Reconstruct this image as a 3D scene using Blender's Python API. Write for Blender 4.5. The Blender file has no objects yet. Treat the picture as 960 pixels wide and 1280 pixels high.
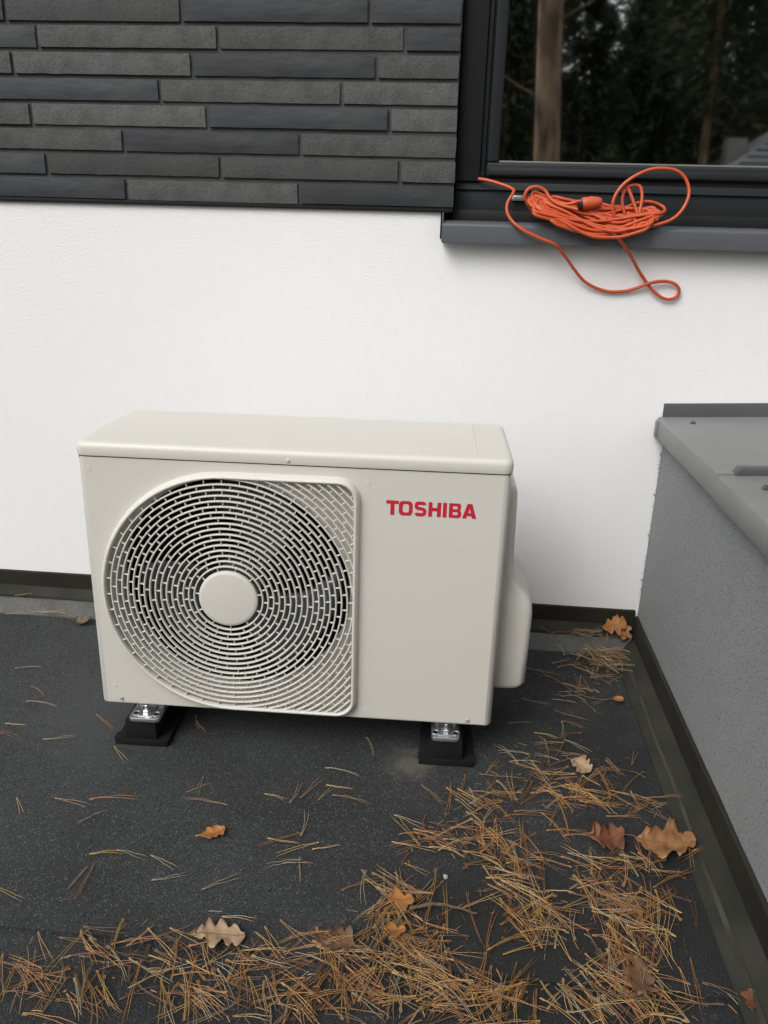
import bpy, bmesh, math, random
from mathutils import Vector, Matrix
from mathutils import noise as mnoise
random.seed(11)
SC = bpy.context.scene
COL = SC.collection
R = math.radians

# ------------------------------------------------------------------ camera
CAM = Vector((0.5387, -1.8909, 1.00174)); YAW, PIT, ROL, FPX = 4.84556, -19.49675, 1.63182, 997.716
def cam_axes():
    y, p, r = R(YAW), R(PIT), R(ROL)
    f = Vector((-math.sin(y)*math.cos(p), math.cos(y)*math.cos(p), math.sin(p)))
    rt = Vector((math.cos(y), math.sin(y), 0)); up = rt.cross(f)
    return rt*math.cos(r)+up*math.sin(r), -rt*math.sin(r)+up*math.cos(r), f
AX_R, AX_U, AX_F = cam_axes()
def ray(px, py):
    return (AX_F*FPX + AX_R*(px-480) - AX_U*(py-640)).normalized()
def at_y(px, py, Y):                      # world point on the vertical plane y = Y
    v = ray(px, py); return CAM + v*((Y-CAM.y)/v.y)
def at_z(px, py, Z=0.0):                  # world point on the horizontal plane z = Z
    v = ray(px, py); return CAM + v*((Z-CAM.z)/v.z)

cd = bpy.data.cameras.new("camera"); cam = bpy.data.objects.new("camera", cd); COL.objects.link(cam)
m = Matrix((AX_R, AX_U, -AX_F)).transposed().to_4x4(); m.translation = CAM
cam.matrix_world = m
cd.sensor_fit = 'VERTICAL'; cd.sensor_height = 36; cd.sensor_width = 27; cd.lens = FPX/1280*36
cd.clip_start = 0.02; cd.clip_end = 2000
SC.camera = cam

# ------------------------------------------------------------------ sky, sun, exposure
SUN_EL, SUN_AZ = 47, -32                  # azimuth from the house front (-y), positive towards +x
w = bpy.data.worlds.new("World"); SC.world = w; w.use_nodes = True
nt = w.node_tree; nt.nodes.clear()
sky = nt.nodes.new('ShaderNodeTexSky'); sky.sky_type = 'NISHITA'; sky.sun_disc = False
sky.sun_elevation = R(SUN_EL)
sky.air_density = 1.0; sky.dust_density = 4.0; sky.ozone_density = 1.0
hs = nt.nodes.new('ShaderNodeHueSaturation'); hs.inputs['Saturation'].default_value = 0.12
bg = nt.nodes.new('ShaderNodeBackground'); bg.inputs['Strength'].default_value = 0.15
ow = nt.nodes.new('ShaderNodeOutputWorld')
nt.links.new(sky.outputs[0], hs.inputs['Color']); nt.links.new(hs.outputs[0], bg.inputs[0]); nt.links.new(bg.outputs[0], ow.inputs[0])
sd = Vector((math.sin(R(SUN_AZ))*math.cos(R(SUN_EL)), -math.cos(R(SUN_AZ))*math.cos(R(SUN_EL)), math.sin(R(SUN_EL))))  # towards the sun
sky.sun_rotation = math.atan2(sd.x, sd.y)
sl = bpy.data.lights.new("sun", 'SUN'); sl.energy = 0.9; sl.angle = R(35); sl.color = (1.0, 0.98, 0.95)
so = bpy.data.objects.new("sun", sl); COL.objects.link(so); so.rotation_euler = (-sd).to_track_quat('-Z', 'Y').to_euler()
so.location = (0, -3, 8)
SC.view_settings.view_transform = 'Standard'; SC.view_settings.look = 'None'
SC.view_settings.exposure = 0.42; SC.view_settings.gamma = 1.0
SC.render.engine = 'CYCLES'
SC.cycles.use_denoising = True; SC.cycles.max_bounces = 8; SC.cycles.caustics_reflective = False

# ------------------------------------------------------------------ materials
def mat(name, col, rough=0.6, metal=0.0, var=0.0, vscale=8.0, col2=None, bump=0.0, bscale=200.0, bdist=0.002,
        per_object=0.0, spec=0.5, coat=0.0, scale3=(1, 1, 1), coords='Object', speck=None):
    """Principled with an optional large mottling (col..col2), an optional fine bump and optional specks (colour, scale, size)."""
    M = bpy.data.materials.new(name); M.use_nodes = True
    n, L = M.node_tree.nodes, M.node_tree.links
    b = n['Principled BSDF']; b.inputs['Roughness'].default_value = rough; b.inputs['Metallic'].default_value = metal
    b.inputs['Specular IOR Level'].default_value = spec; b.inputs['Coat Weight'].default_value = coat
    b.inputs['Base Color'].default_value = (*col, 1)
    tc = n.new('ShaderNodeTexCoord'); mp = n.new('ShaderNodeMapping'); mp.inputs['Scale'].default_value = scale3
    L.new(tc.outputs[coords], mp.inputs[0])
    src = None
    def chain(a, fac, colb, mode='MIX'):
        x = n.new('ShaderNodeMix'); x.data_type = 'RGBA'; x.blend_type = mode
        if a is None: x.inputs[6].default_value = (*col, 1)
        else: L.new(a, x.inputs[6])
        x.inputs[7].default_value = (*colb, 1)
        if isinstance(fac, float): x.inputs[0].default_value = fac
        else: L.new(fac, x.inputs[0])
        return x.outputs[2]
    if var > 0:
        t = n.new('ShaderNodeTexNoise'); t.inputs['Scale'].default_value = vscale; t.inputs['Detail'].default_value = 6
        L.new(mp.outputs[0], t.inputs[0])
        mr = n.new('ShaderNodeMapRange'); mr.inputs[1].default_value = 0.35; mr.inputs[2].default_value = 0.68; mr.inputs[4].default_value = var
        L.new(t.outputs[0], mr.inputs[0])
        src = chain(src, mr.outputs[0], col2 or tuple(c*0.6 for c in col))
    for (sc_, ssc, ssize) in (speck or []):
        v = n.new('ShaderNodeTexVoronoi'); v.inputs['Scale'].default_value = ssc
        L.new(mp.outputs[0], v.inputs[0])
        sx = n.new('ShaderNodeSeparateColor'); L.new(v.outputs['Color'], sx.inputs[0])
        lt = n.new('ShaderNodeMath'); lt.operation = 'LESS_THAN'; lt.inputs[1].default_value = ssize; L.new(sx.outputs[0], lt.inputs[0])
        l2 = n.new('ShaderNodeMath'); l2.operation = 'LESS_THAN'; l2.inputs[1].default_value = 0.42; L.new(v.outputs['Distance'], l2.inputs[0])
        mu = n.new('ShaderNodeMath'); mu.operation = 'MULTIPLY'; L.new(lt.outputs[0], mu.inputs[0]); L.new(l2.outputs[0], mu.inputs[1])
        src = chain(src, mu.outputs[0], sc_)
    if per_object > 0:
        oi = n.new('ShaderNodeObjectInfo'); mr = n.new('ShaderNodeMapRange')
        mr.inputs[3].default_value = 1-per_object; mr.inputs[4].default_value = 1+per_object
        L.new(oi.outputs['Random'], mr.inputs[0])
        vm = n.new('ShaderNodeVectorMath'); vm.operation = 'SCALE'
        if src is None: vm.inputs[0].default_value = col
        else: L.new(src, vm.inputs[0])
        L.new(mr.outputs[0], vm.inputs['Scale']); src = vm.outputs[0]
    if src is not None: L.new(src, b.inputs['Base Color'])
    if bump > 0:
        t = n.new('ShaderNodeTexNoise'); t.inputs['Scale'].default_value = bscale; t.inputs['Detail'].default_value = 4
        L.new(mp.outputs[0], t.inputs[0])
        bp = n.new('ShaderNodeBump'); bp.inputs['Strength'].default_value = bump; bp.inputs['Distance'].default_value = bdist
        L.new(t.outputs[0], bp.inputs['Height']); L.new(bp.outputs[0], b.inputs['Normal'])
    return M

M = {}
M['plaster'] = mat('white_plaster', (.80, .80, .795), .9, var=.45, vscale=2.2, col2=(.765, .765, .755), bump=.34, bscale=250, bdist=.003, scale3=(.75, 1, 1), spec=.2)
M['brick_light'] = mat('grey_brick', (.092, .095, .092), .85, var=.75, vscale=26, col2=(.055, .058, .057), bump=.9, bscale=150, bdist=.002, per_object=.16,
                       speck=[((.13, .132, .128), 460, .13), ((.045, .046, .045), 380, .16)], spec=.35)
M['brick_dark'] = mat('slate_brick', (.021, .026, .030), .6, var=.8, vscale=9, col2=(.040, .042, .043), bump=.55, bscale=22, bdist=.006, per_object=.2, scale3=(.55, 1, 1.3), spec=.4)
M['brick_mid'] = mat('charcoal_brick', (.058, .059, .058), .75, var=.7, vscale=16, col2=(.038, .040, .041), bump=.7, bscale=130, bdist=.002, per_object=.14,
                     speck=[((.08, .081, .079), 480, .2), ((.03, .031, .031), 420, .2)], spec=.35)
M['mortar'] = mat('dark_mortar', (.078, .080, .079), .95, var=.5, vscale=30, bump=.6, bscale=300, spec=.2)
M['black_metal'] = mat('black_profile', (.010, .0105, .0105), .6, spec=.25)
M['frame'] = mat('anthracite_frame', (.013, .0155, .017), .55, spec=.28, var=.3, vscale=5, col2=(.011, .013, .014), bump=.08, bscale=900)
M['gasket'] = mat('gasket', (.16, .16, .15), .5)
M['gap'] = mat('gap_black', (.006, .006, .006), .8)
M['sill'] = mat('anthracite_sill', (.080, .086, .096), .42, var=.4, vscale=7, col2=(.066, .071, .078), bump=.05, bscale=600)
M['coping'] = mat('grey_coping_sheet', (.190, .194, .192), .48, spec=.4, var=.7, vscale=5, col2=(.150, .151, .147), bump=.12, bscale=14, bdist=.004)
M['coping_shaded'] = mat('grey_coping_shaded', (.075, .079, .085), .4, var=.4, vscale=6)  # coping sheet again, with the shade of its upright faces put into the colour
M['screw'] = mat('screw_steel', (.33, .33, .33), .35, metal=1.0)
M['screw_bright'] = mat('screw_zinc', (.42, .42, .41), .35, metal=.3)
M['screw_dark'] = mat('screw_weathered', (.12, .11, .10), .6, metal=.4)
M['granule'] = mat('parapet_granule_plaster', (.235, .243, .245), .9, var=.5, vscale=5, col2=(.205, .212, .214), bump=.8, bscale=330, bdist=.003, spec=.25,
                   speck=[((.09, .09, .09), 210, .05), ((.29, .29, .285), 300, .12), ((.10, .10, .10), 330, .18)])
M['ivory'] = mat('ivory_paint', (.585, .566, .512), .40, var=.3, vscale=3, col2=(.560, .540, .482), bump=.04, bscale=500, spec=.45)
M['ivory_plastic'] = mat('ivory_plastic', (.588, .570, .516), .45, spec=.45, bump=.03, bscale=700)
M['inside'] = mat('fan_chamber', (.02, .02, .02), .8)
M['fan'] = mat('fan_plastic', (.10, .105, .11), .4)
M['red'] = mat('red_print', (.50, .012, .035), .5)
M['zinc'] = mat('galvanised_steel', (.62, .63, .64), .33, metal=.9, var=.5, vscale=40, col2=(.45, .46, .47))
M['rubber'] = mat('black_rubber', (.008, .008, .008), .85, bump=.3, bscale=300, spec=.2)
M['orange'] = mat('orange_cable', (.53, .080, .022), .42, var=.5, vscale=18, col2=(.40, .058, .018))
M['orange_plug'] = mat('orange_connector', (.54, .10, .035), .5)
M['black_plug'] = mat('black_connector', (.012, .012, .012), .5)
M['membrane'] = mat('membrane_upstand', (.015, .0138, .0095), .8, spec=.25, var=.8, vscale=9, col2=(.026, .0235, .0165), bump=.3, bscale=60, bdist=.003)
M['cant'] = mat('membrane_cant', (.118, .119, .112), .88, var=.9, vscale=7, col2=(.06, .06, .052), bump=.7, bscale=320, bdist=.003, speck=[((.2, .2, .19), 500, .08), ((.03, .03, .03), 420, .2)])
M['lap'] = mat('membrane_lap', (.022, .0222, .0175), .85, spec=.15, var=1, vscale=7, col2=(.040, .040, .033), bump=.35, bscale=90, bdist=.003)
M['lap_edge'] = mat('membrane_lap_edge', (.052, .051, .042), .85, spec=.2, var=1, vscale=14, col2=(.032, .031, .023))
def bitumen():
    Mx = mat('mineral_bitumen', (.040, .0425, .0425), .82, var=1, vscale=3.6, col2=(.025, .0265, .0263), bump=1.0, bscale=420, bdist=.004, coords='Generated' if False else 'Object',
             speck=[((.085, .088, .092), 300, .2), ((.008, .008, .008), 330, .28), ((.16, .165, .17), 400, .035)], spec=.35)
    n, L = Mx.node_tree.nodes, Mx.node_tree.links
    b = n['Principled BSDF']; old = b.inputs['Base Color'].links[0].from_socket
    tc = n.new('ShaderNodeTexCoord')
    c = at_z(512, 957)
    def blot(px, py, rad, colr, amount, old, ns=40):                    # a worn pale patch or a darker area, with a ragged edge
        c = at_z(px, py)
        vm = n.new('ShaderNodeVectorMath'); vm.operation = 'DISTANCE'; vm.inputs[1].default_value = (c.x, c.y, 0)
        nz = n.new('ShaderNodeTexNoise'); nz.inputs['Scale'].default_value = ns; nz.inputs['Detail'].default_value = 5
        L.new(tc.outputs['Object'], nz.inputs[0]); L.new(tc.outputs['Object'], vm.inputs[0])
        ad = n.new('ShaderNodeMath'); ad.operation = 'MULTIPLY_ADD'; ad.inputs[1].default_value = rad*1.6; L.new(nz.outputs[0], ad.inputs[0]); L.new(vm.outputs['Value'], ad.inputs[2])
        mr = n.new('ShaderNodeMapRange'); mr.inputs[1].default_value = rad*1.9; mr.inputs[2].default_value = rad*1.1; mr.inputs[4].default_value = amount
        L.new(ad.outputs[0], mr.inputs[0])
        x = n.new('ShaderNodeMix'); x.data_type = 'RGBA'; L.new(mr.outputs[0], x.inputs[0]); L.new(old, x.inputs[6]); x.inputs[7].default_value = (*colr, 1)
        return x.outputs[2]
    o = blot(513, 955, .05, (.13, .12, .09), .75, old)
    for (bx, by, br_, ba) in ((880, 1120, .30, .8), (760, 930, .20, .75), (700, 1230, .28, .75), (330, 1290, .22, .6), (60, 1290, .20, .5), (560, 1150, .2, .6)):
        o = blot(bx, by, br_, (.0135, .0145, .014), ba, o, 9)                  # broad darker patches in the floor colour
    o = blot(130, 880, .22, (.06, .062, .063), .5, o)
    L.new(o, b.inputs['Base Color'])
    return Mx
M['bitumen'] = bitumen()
M['needle_orange'] = mat('needle_orange', (.30, .145, .040), .6, var=.6, vscale=40, col2=(.22, .085, .025), per_object=.25)
M['needle_tan'] = mat('needle_tan', (.37, .235, .095), .6, var=.6, vscale=40, col2=(.27, .15, .06), per_object=.25)
M['needle_brown'] = mat('needle_brown', (.15, .072, .028), .6, var=.6, vscale=40, col2=(.11, .045, .02), per_object=.25)
M['needle_yellow'] = mat('needle_yellow', (.33, .205, .050), .6, var=.6, vscale=40, col2=(.28, .16, .04), per_object=.25)
M['needle_grey'] = mat('needle_grey', (.29, .235, .150), .7, var=.6, vscale=40, col2=(.17, .12, .075), per_object=.25)
def leafmat(name, c, c2):
    return mat(name, c, .6, var=.9, vscale=28, col2=c2, bump=.5, bscale=90, bdist=.002)
M['leaf_tan'] = leafmat('leaf_tan', (.37, .255, .155), (.23, .145, .085))
M['leaf_orange'] = leafmat('leaf_orange', (.34, .140, .030), (.19, .070, .022))
M['leaf_amber'] = leafmat('leaf_amber', (.29, .145, .052), (.155, .066, .026))
M['leaf_red'] = leafmat('leaf_red', (.165, .058, .026), (.09, .032, .018))
M['leaf_brown'] = leafmat('leaf_brown', (.15, .078, .038), (.08, .040, .022))
M['leaf_dull'] = leafmat('leaf_dull', (.10, .075, .045), (.06, .045, .03))
M['twig'] = mat('twig_bark', (.13, .082, .05), .9, var=.8, vscale=40, bump=.6, bscale=200)
M['chip'] = mat('white_chip', (.34, .33, .30), .9, var=.5, vscale=200)
M['bark'] = mat('pine_bark', (.46, .31, .21), .95, var=1, vscale=9, col2=(.11, .075, .055), bump=.9, bscale=18, bdist=.03, scale3=(1, 1, .35))
M['foliage'] = mat('needle_foliage', (.085, .120, .068), .8, var=.8, vscale=.6, col2=(.12, .118, .062))
M['foliage_pale'] = mat('yellowing_foliage', (.11, .105, .035), .8, var=.8, vscale=1.5, col2=(.07, .08, .03))
M['forest_floor'] = mat('forest_floor', (.07, .065, .04), .95, var=.8, vscale=.6, col2=(.05, .06, .03), bump=.5, bscale=3, bdist=.1)
M['roof_tile'] = mat('grey_roof_tile', (.16, .17, .18), .6, per_object=.1)
M['house_render'] = mat('far_render', (.5, .49, .46), .9, var=.3, vscale=2)
M['dark_room'] = mat('room_wall', (.22, .21, .2), .9)
def glass():
    g = bpy.data.materials.new('window_glass'); g.use_nodes = True
    n, L = g.node_tree.nodes, g.node_tree.links; n.clear()
    o = n.new('ShaderNodeOutputMaterial'); mx = n.new('ShaderNodeMixShader'); t = n.new('ShaderNodeBsdfTransparent'); gl = n.new('ShaderNodeBsdfGlossy')
    t.inputs[0].default_value = (.75, .8, .77, 1); gl.inputs['Roughness'].default_value = 0.028; gl.inputs['Color'].default_value = (1, 1, 1, 1)
    lw = n.new('ShaderNodeFresnel'); lw.inputs['IOR'].default_value = 1.5
    ma = n.new('ShaderNodeMath'); ma.operation = 'MULTIPLY_ADD'; ma.inputs[1].default_value = 1.0; ma.inputs[2].default_value = .44; ma.use_clamp = True
    L.new(lw.outputs[0], ma.inputs[0]); L.new(ma.outputs[0], mx.inputs[0]); L.new(t.outputs[0], mx.inputs[1]); L.new(gl.outputs[0], mx.inputs[2]); L.new(mx.outputs[0], o.inputs[0])
    return g
M['glass'] = glass()

# ------------------------------------------------------------------ mesh helpers
class MB:
    def __init__(s): s.v = []; s.f = []; s.mi = []
    def add(s, vs, fs, mi=0):
        o = len(s.v); s.v += [tuple(p) for p in vs]
        for f in fs: s.f.append([i+o for i in f]); s.mi.append(mi)
    def box(s, a, b, mi=0):
        (x0, y0, z0), (x1, y1, z1) = a, b
        s.add([(x0,y0,z0),(x1,y0,z0),(x1,y1,z0),(x0,y1,z0),(x0,y0,z1),(x1,y0,z1),(x1,y1,z1),(x0,y1,z1)],
              [(0,3,2,1),(4,5,6,7),(0,1,5,4),(1,2,6,5),(2,3,7,6),(3,0,4,7)], mi)
    def loft(s, rings, cap0=True, cap1=True, mi=0, closed=True):
        n = len(rings[0]); vs = [p for r in rings for p in r]; fs = []
        for i in range(len(rings)-1):
            for j in range(n if closed else n-1):
                k = (j+1) % n
                fs.append((i*n+j, i*n+k, (i+1)*n+k, (i+1)*n+j))
        if cap0: fs.append(tuple(reversed(range(n))))
        if cap1: fs.append(tuple((len(rings)-1)*n+j for j in range(n)))
        s.add(vs, fs, mi)
    def tube(s, pts, rad, n=8, mi=0, cap=True, flat=1.0):
        pts = [Vector(p) for p in pts]; rings = []; nrm = None
        for i, p in enumerate(pts):
            t = (pts[min(i+1, len(pts)-1)]-pts[max(i-1, 0)])
            if t.length < 1e-9: t = Vector((1, 0, 0))
            t.normalize()
            if nrm is None:
                nrm = t.cross(Vector((0, 0, 1)))
                if nrm.length < .05: nrm = t.cross(Vector((1, 0, 0)))
            nrm = (nrm-t*nrm.dot(t)).normalized(); bn = t.cross(nrm)
            r = rad(i/(len(pts)-1)) if callable(rad) else rad
            rings.append([p+(nrm*math.cos(a)+bn*math.sin(a)*flat)*r for a in [2*math.pi*k/n for k in range(n)]])
        s.loft(rings, cap, cap, mi)
    def lathe(s, prof, c=(0,0,0), n=48, mi=0, cap0=False, cap1=False, axis='z'):
        rings = []
        for r, h in prof:
            ring = []
            for k in range(n):
                a = 2*math.pi*k/n; x, y = r*math.cos(a), r*math.sin(a)
                p = {'z': (x, y, h), 'y': (x, h, y), 'x': (h, x, y)}[axis]
                ring.append((p[0]+c[0], p[1]+c[1], p[2]+c[2]))
            rings.append(ring)
        s.loft(rings, cap0, cap1, mi)
    def build(s, name, mats, parent=None, smooth=None, bevel=0, seg=2, link=True):
        me = bpy.data.meshes.new(name); me.from_pydata(s.v, [], s.f)
        for mm in (mats if isinstance(mats, (list, tuple)) else [mats]): me.materials.append(mm)
        for p, i in zip(me.polygons, s.mi): p.material_index = i
        bm = bmesh.new(); bm.from_mesh(me)
        bmesh.ops.recalc_face_normals(bm, faces=bm.faces)
        if bevel:
            es = [e for e in bm.edges if e.is_manifold and e.calc_face_angle(0) > R(35)]
            bmesh.ops.bevel(bm, geom=es, offset=bevel, segments=seg, affect='EDGES', profile=.5, clamp_overlap=True)
        bm.to_mesh(me); bm.free()
        if smooth:
            me.shade_smooth(); me.set_sharp_from_angle(angle=R(smooth))
        o = bpy.data.objects.new(name, me)
        if parent: o.parent = parent
        if link: COL.objects.link(o)
        return o
def tag(o, label=None, cat=None, group=None, kind=None):
    if label: o['label'] = label
    if cat: o['category'] = cat
    if group: o['group'] = group
    if kind: o['kind'] = kind
    return o
def empty(name, loc=(0,0,0), rz=0):
    o = bpy.data.objects.new(name, None); o.location = loc; o.rotation_euler = (0, 0, rz); o.empty_display_size = .05
    COL.objects.link(o); return o
def boxo(name, a, b, mm, parent=None, bevel=0, seg=2):
    q = MB(); q.box(a, b); return q.build(name, mm, parent, bevel=bevel, seg=seg, smooth=30 if bevel else None)
def share(o, name, parent, loc=(0,0,0), rot=(0,0,0)):
    c = bpy.data.objects.new(name, o.data); c.location = loc; c.rotation_euler = rot; c.parent = parent; COL.objects.link(c); return c
def catmull(P, n=6):
    P = [Vector(p) for p in P]; out = []
    for i in range(len(P)-1):
        a, b, c, d = P[max(i-1, 0)], P[i], P[i+1], P[min(i+2, len(P)-1)]
        for k in range(n):
            t = k/n
            out.append(.5*((2*b)+(c-a)*t+(2*a-5*b+4*c-d)*t*t+(3*b-a-3*c+d)*t**3))
    out.append(P[-1]); return out
def lerp_tab(tab, x):
    for (x0, y0), (x1, y1) in zip(tab, tab[1:]):
        if x <= x1: return y0+(y1-y0)*max(0, (x-x0))/(x1-x0)
    return tab[-1][1]

# ================================================================== SETTING
# ---- ground far below the flat roof, out to the horizon
g = MB(); g.add([(-900,-900,-3.4),(900,-900,-3.4),(900,900,-3.4),(-900,900,-3.4)], [(0,1,2,3)])
tag(g.build('ground', M['forest_floor']), kind='structure')

XP, ZST = 1.036, .104                     # parapet face, top of the wall upstand
XL, YF = -4.5, -3.2                       # far edges of the flat roof
roof = MB(); roof.box((XL, YF, -3.38), (1.6, .0, -.02))
roof = tag(roof.build('flat_roof', M['house_render']), 'flat garage roof under mineral bitumen sheets', None, kind='structure')
def sheet(x0, y0, x1, y1, z0, z1, ripple=0.0):
    q = MB(); nx, ny = int((x1-x0)/.05)+1, max(2, int((y1-y0)/.05))
    def zt(x, y): return z1+ripple*(mnoise.noise(Vector((x*3, y*3, 2)))*.6+mnoise.noise(Vector((x*11, y*11, 7)))*.25)
    def yy(j, x):
        y = y0+(y1-y0)*j/ny
        if j == 0: y += .004*mnoise.noise(Vector((x*5, 1, 3)))+.002*mnoise.noise(Vector((x*24, 1, 3)))
        if j == ny: y += .004*mnoise.noise(Vector((x*5, 9, 3)))
        return y
    vs = []; fs = []
    for i in range(nx+1):
        for j in range(ny+1):
            x = x0+(x1-x0)*i/nx; y = yy(j, x); vs.append((x, y, zt(x, y)))
    for i in range(nx):
        for j in range(ny):
            a = i*(ny+1)+j; fs.append((a, a+ny+1, a+ny+2, a+1))
    q.add(vs, fs)
    # the sheet's cut front edge
    e = len(q.v); q.v += [(vs[i*(ny+1)][0], vs[i*(ny+1)][1], z0) for i in range(nx+1)]
    for i in range(nx): q.f.append([e+i, e+i+1, (i+1)*(ny+1), i*(ny+1)]); q.mi.append(0)
    return q.build('bitumen_sheet', M['bitumen'], roof, smooth=40)
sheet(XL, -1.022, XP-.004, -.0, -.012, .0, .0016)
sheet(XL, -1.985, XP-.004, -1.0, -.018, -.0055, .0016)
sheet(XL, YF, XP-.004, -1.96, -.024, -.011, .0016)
# cant strips and laps where the sheets meet the walls
def prism_x(name, prof, x0, x1, mm, parent, n=60, wob=.0012):
    q = MB(); rings = []
    for i in range(n+1):
        x = x0+(x1-x0)*i/n
        rings.append([(x, y+wob*2*mnoise.noise(Vector((x*6, y*40, k))), z+wob*mnoise.noise(Vector((x*9, z*30, k+5)))) for k, (y, z) in enumerate(prof)])
    q.loft(rings); return q.build(name, mm, parent, smooth=35)
def prism_y(name, prof, y0, y1, mm, parent, n=60, wob=.0012):
    q = MB(); rings = []
    for i in range(n+1):
        y = y0+(y1-y0)*i/n
        rings.append([(x+wob*2*mnoise.noise(Vector((y*6, x*40, k+11))), y, z+wob*mnoise.noise(Vector((y*9, z*30, k+15)))) for k, (x, z) in enumerate(prof)])
    q.loft(rings); return q.build(name, mm, parent, smooth=35)
prism_x('cant_strip', [(-.001,-.005),(-.060,-.005),(-.060,.0035),(-.054,.007),(-.026,.038),(-.001,.040)], XL, XP-.02, M['cant'], roof)
prism_x('cant_lap', [(-.001,.039),(-.031,.039),(-.0305,.044),(-.014,.060),(-.001,.064)], XL, XP-.02, M['lap'], roof)
prism_y('cant_lap', [(XP-.002,.0),(XP-.058,-.004),(XP-.058,.0045),(XP-.042,.010),(XP-.020,.030),(XP-.002,.036)], YF, -.03, M['lap'], roof, n=90)
prism_y('lap_edge', [(XP-.036,.014),(XP-.041,.0095),(XP-.041,.0125),(XP-.036,.0185)], YF, -.06, M['lap_edge'], roof, n=140, wob=.0014)

# ---- house wall
HW = tag(empty('house_wall', (0, 0, 0)), 'white plastered house wall with dark brick above and an anthracite window', 'wall')
ZB = 1.0405
XJ = .515                                  # window jamb
q = MB()
q.box((XL, 0, -3.38), (.486, .32, ZB)); q.box((.486, 0, -3.38), (3.2, .32, .985))
q.build('plaster_wall', M['plaster'], HW)
q = MB()
q.box((XL, -.0045, ZB+.002), (XJ-.004, .32, 3.4)); q.box((2.4, -.0045, ZB+.002), (3.2, .32, 3.4)); q.box((XJ-.004, -.0045, 2.3), (2.4, .32, 3.4))
q.build('mortar_bed', M['mortar'], HW)
boxo('starter_profile', (XL, -.0085, ZB-.0005), (XJ-.006, -.0004, ZB+.0085), M['black_metal'], HW, bevel=.001)
prism_x('base_upstand', [(-.0005, .03), (-.007, .03), (-.007, ZST-.002), (-.004, ZST), (-.0005, ZST)], XL, XP-.008, M['membrane'], HW, n=70, wob=.0008)
# bricks, each its own
PITCH, BH, JT = .0504, .0415, .0085
def brick_mesh(Lb, seed):
    nx, nz = max(3, int(Lb/.03)), 3; T = .0075
    q = MB(); vs = []; fs = []
    def fr(i, j):
        x = Lb*i/nx; z = BH*j/nz
        e = .0013 if (i in (0, nx) or j in (0, nz)) else 0
        wob = .0010*mnoise.noise(Vector((x*22, z*40, seed*3.1)))
        dx = .0012*mnoise.noise(Vector((x*35, z*60, seed+9.0))) if 0 <= j <= nz else 0
        dz = .0011*mnoise.noise(Vector((x*28, z*50, seed+4.0)))
        return (x+(dx if i in (0, nx) else 0), -T+e+wob, z+(dz if j in (0, nz) else 0))
    for i in range(nx+1):
        for j in range(nz+1): vs.append(fr(i, j))
    for i in range(nx):
        for j in range(nz):
            a = i*(nz+1)+j; fs.append((a, a+nz+1, a+nz+2, a+1))
    bound = [i*(nz+1) for i in range(nx+1)]+[nx*(nz+1)+j for j in range(1, nz+1)]+[i*(nz+1)+nz for i in range(nx-1, -1, -1)]+[j for j in range(nz-1, 0, -1)]
    b0 = len(vs); vs += [(vs[k][0], 0, vs[k][2]) for k in bound]
    nb = len(bound)
    for k in range(nb): fs.append((bound[k], bound[(k+1) % nb], b0+(k+1) % nb, b0+k))
    q.add(vs, fs); return q
ROWS = {0: ([-.622,-.226,.170,.515], 'DDLD'), 1: ([-.805,-.408,-.007,.392,.516], 'LDMML'), 2: ([-.622,-.225,.173,.515], 'MLDL'),
        3: ([-.83,-.432,-.032,.367,.514], 'DLLDL'), 4: ([-.532,-.135,.263,.513], 'DDLL'), 5: ([-.86,-.462,-.061,.337,.512], 'MLLDL'),
        6: ([-.797,-.400,-.002,.395,.512], 'MDLLD'), 7: ([-.865,-.466,-.079,.320,.511], 'MDMDD')}
BM = {'L': M['brick_light'], 'D': M['brick_dark'], 'M': M['brick_mid']}
random.seed(5)
for r_ in range(0, 15):
    if r_ in ROWS: xs, tones = ROWS[r_]
    else:
        s0 = random.uniform(-.1, .25); xs = [s0-.397*k for k in range(3, -1, -1)]+[.511]; tones = ''.join(random.choice('LLDM') for _ in xs)
    left = xs[0]
    while left > -1.9: xs = [left-.397]+xs; tones = random.choice('LDM')+tones; left = xs[0]
    tones = tones[-len(xs):] if len(tones) > len(xs) else tones
    # tones[i] is the brick that ends at xs[i]
    for i in range(1, len(xs)):
        a, b = xs[i-1]+JT/2, xs[i]-(JT/2 if i < len(xs)-1 else .003)
        br = brick_mesh(b-a, r_*17+i).build('brick', BM[tones[i]], HW, smooth=50)
        br.location = (a, -.0035+random.uniform(-.0012, .0012), 1.0505+PITCH*r_+random.uniform(-.0008, .0008))
        br.rotation_euler = (0, random.uniform(-.0015, .0015), random.uniform(-.002, .002))
# window
WX1, WZ0, WZ1 = 2.3, 1.026, 2.25
WIN = boxo('window', (XJ-.002, .03, WZ0), (WX1, .075, 1.106), M['frame'], HW, bevel=.002)      # the bottom rail of the frame
q = MB(); q.box((XJ-.002, .022, 1.107), (.566, .075, WZ1)); q.build('jamb_cover', M['black_metal'], WIN, bevel=.002, smooth=30)
q = MB(); q.box((.5665, .03, 1.107), (.577, .075, WZ1)); q.box((WX1-.06, .03, 1.107), (WX1, .075, WZ1)); q.build('jamb_frame', M['frame'], WIN, bevel=.002, smooth=30)
q = MB(); q.box((XJ, .036, 1.1055), (WX1-.06, .07, 1.118)); q.box((.576, .036, 1.118), (.5805, .07, WZ1)); q.build('rebate_gap', M['gap'], WIN)
def rail(name, x0, x1, z0, z1, mm):
    return boxo(name, (x0, .026, z0), (x1, .07, z1), mm, WIN, bevel=.004, seg=3)
rail('sash', .5808, WX1-.062, 1.1175, 1.1465, M['frame']); rail('sash', .5808, .606, 1.1468, WZ1, M['frame'])
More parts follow.
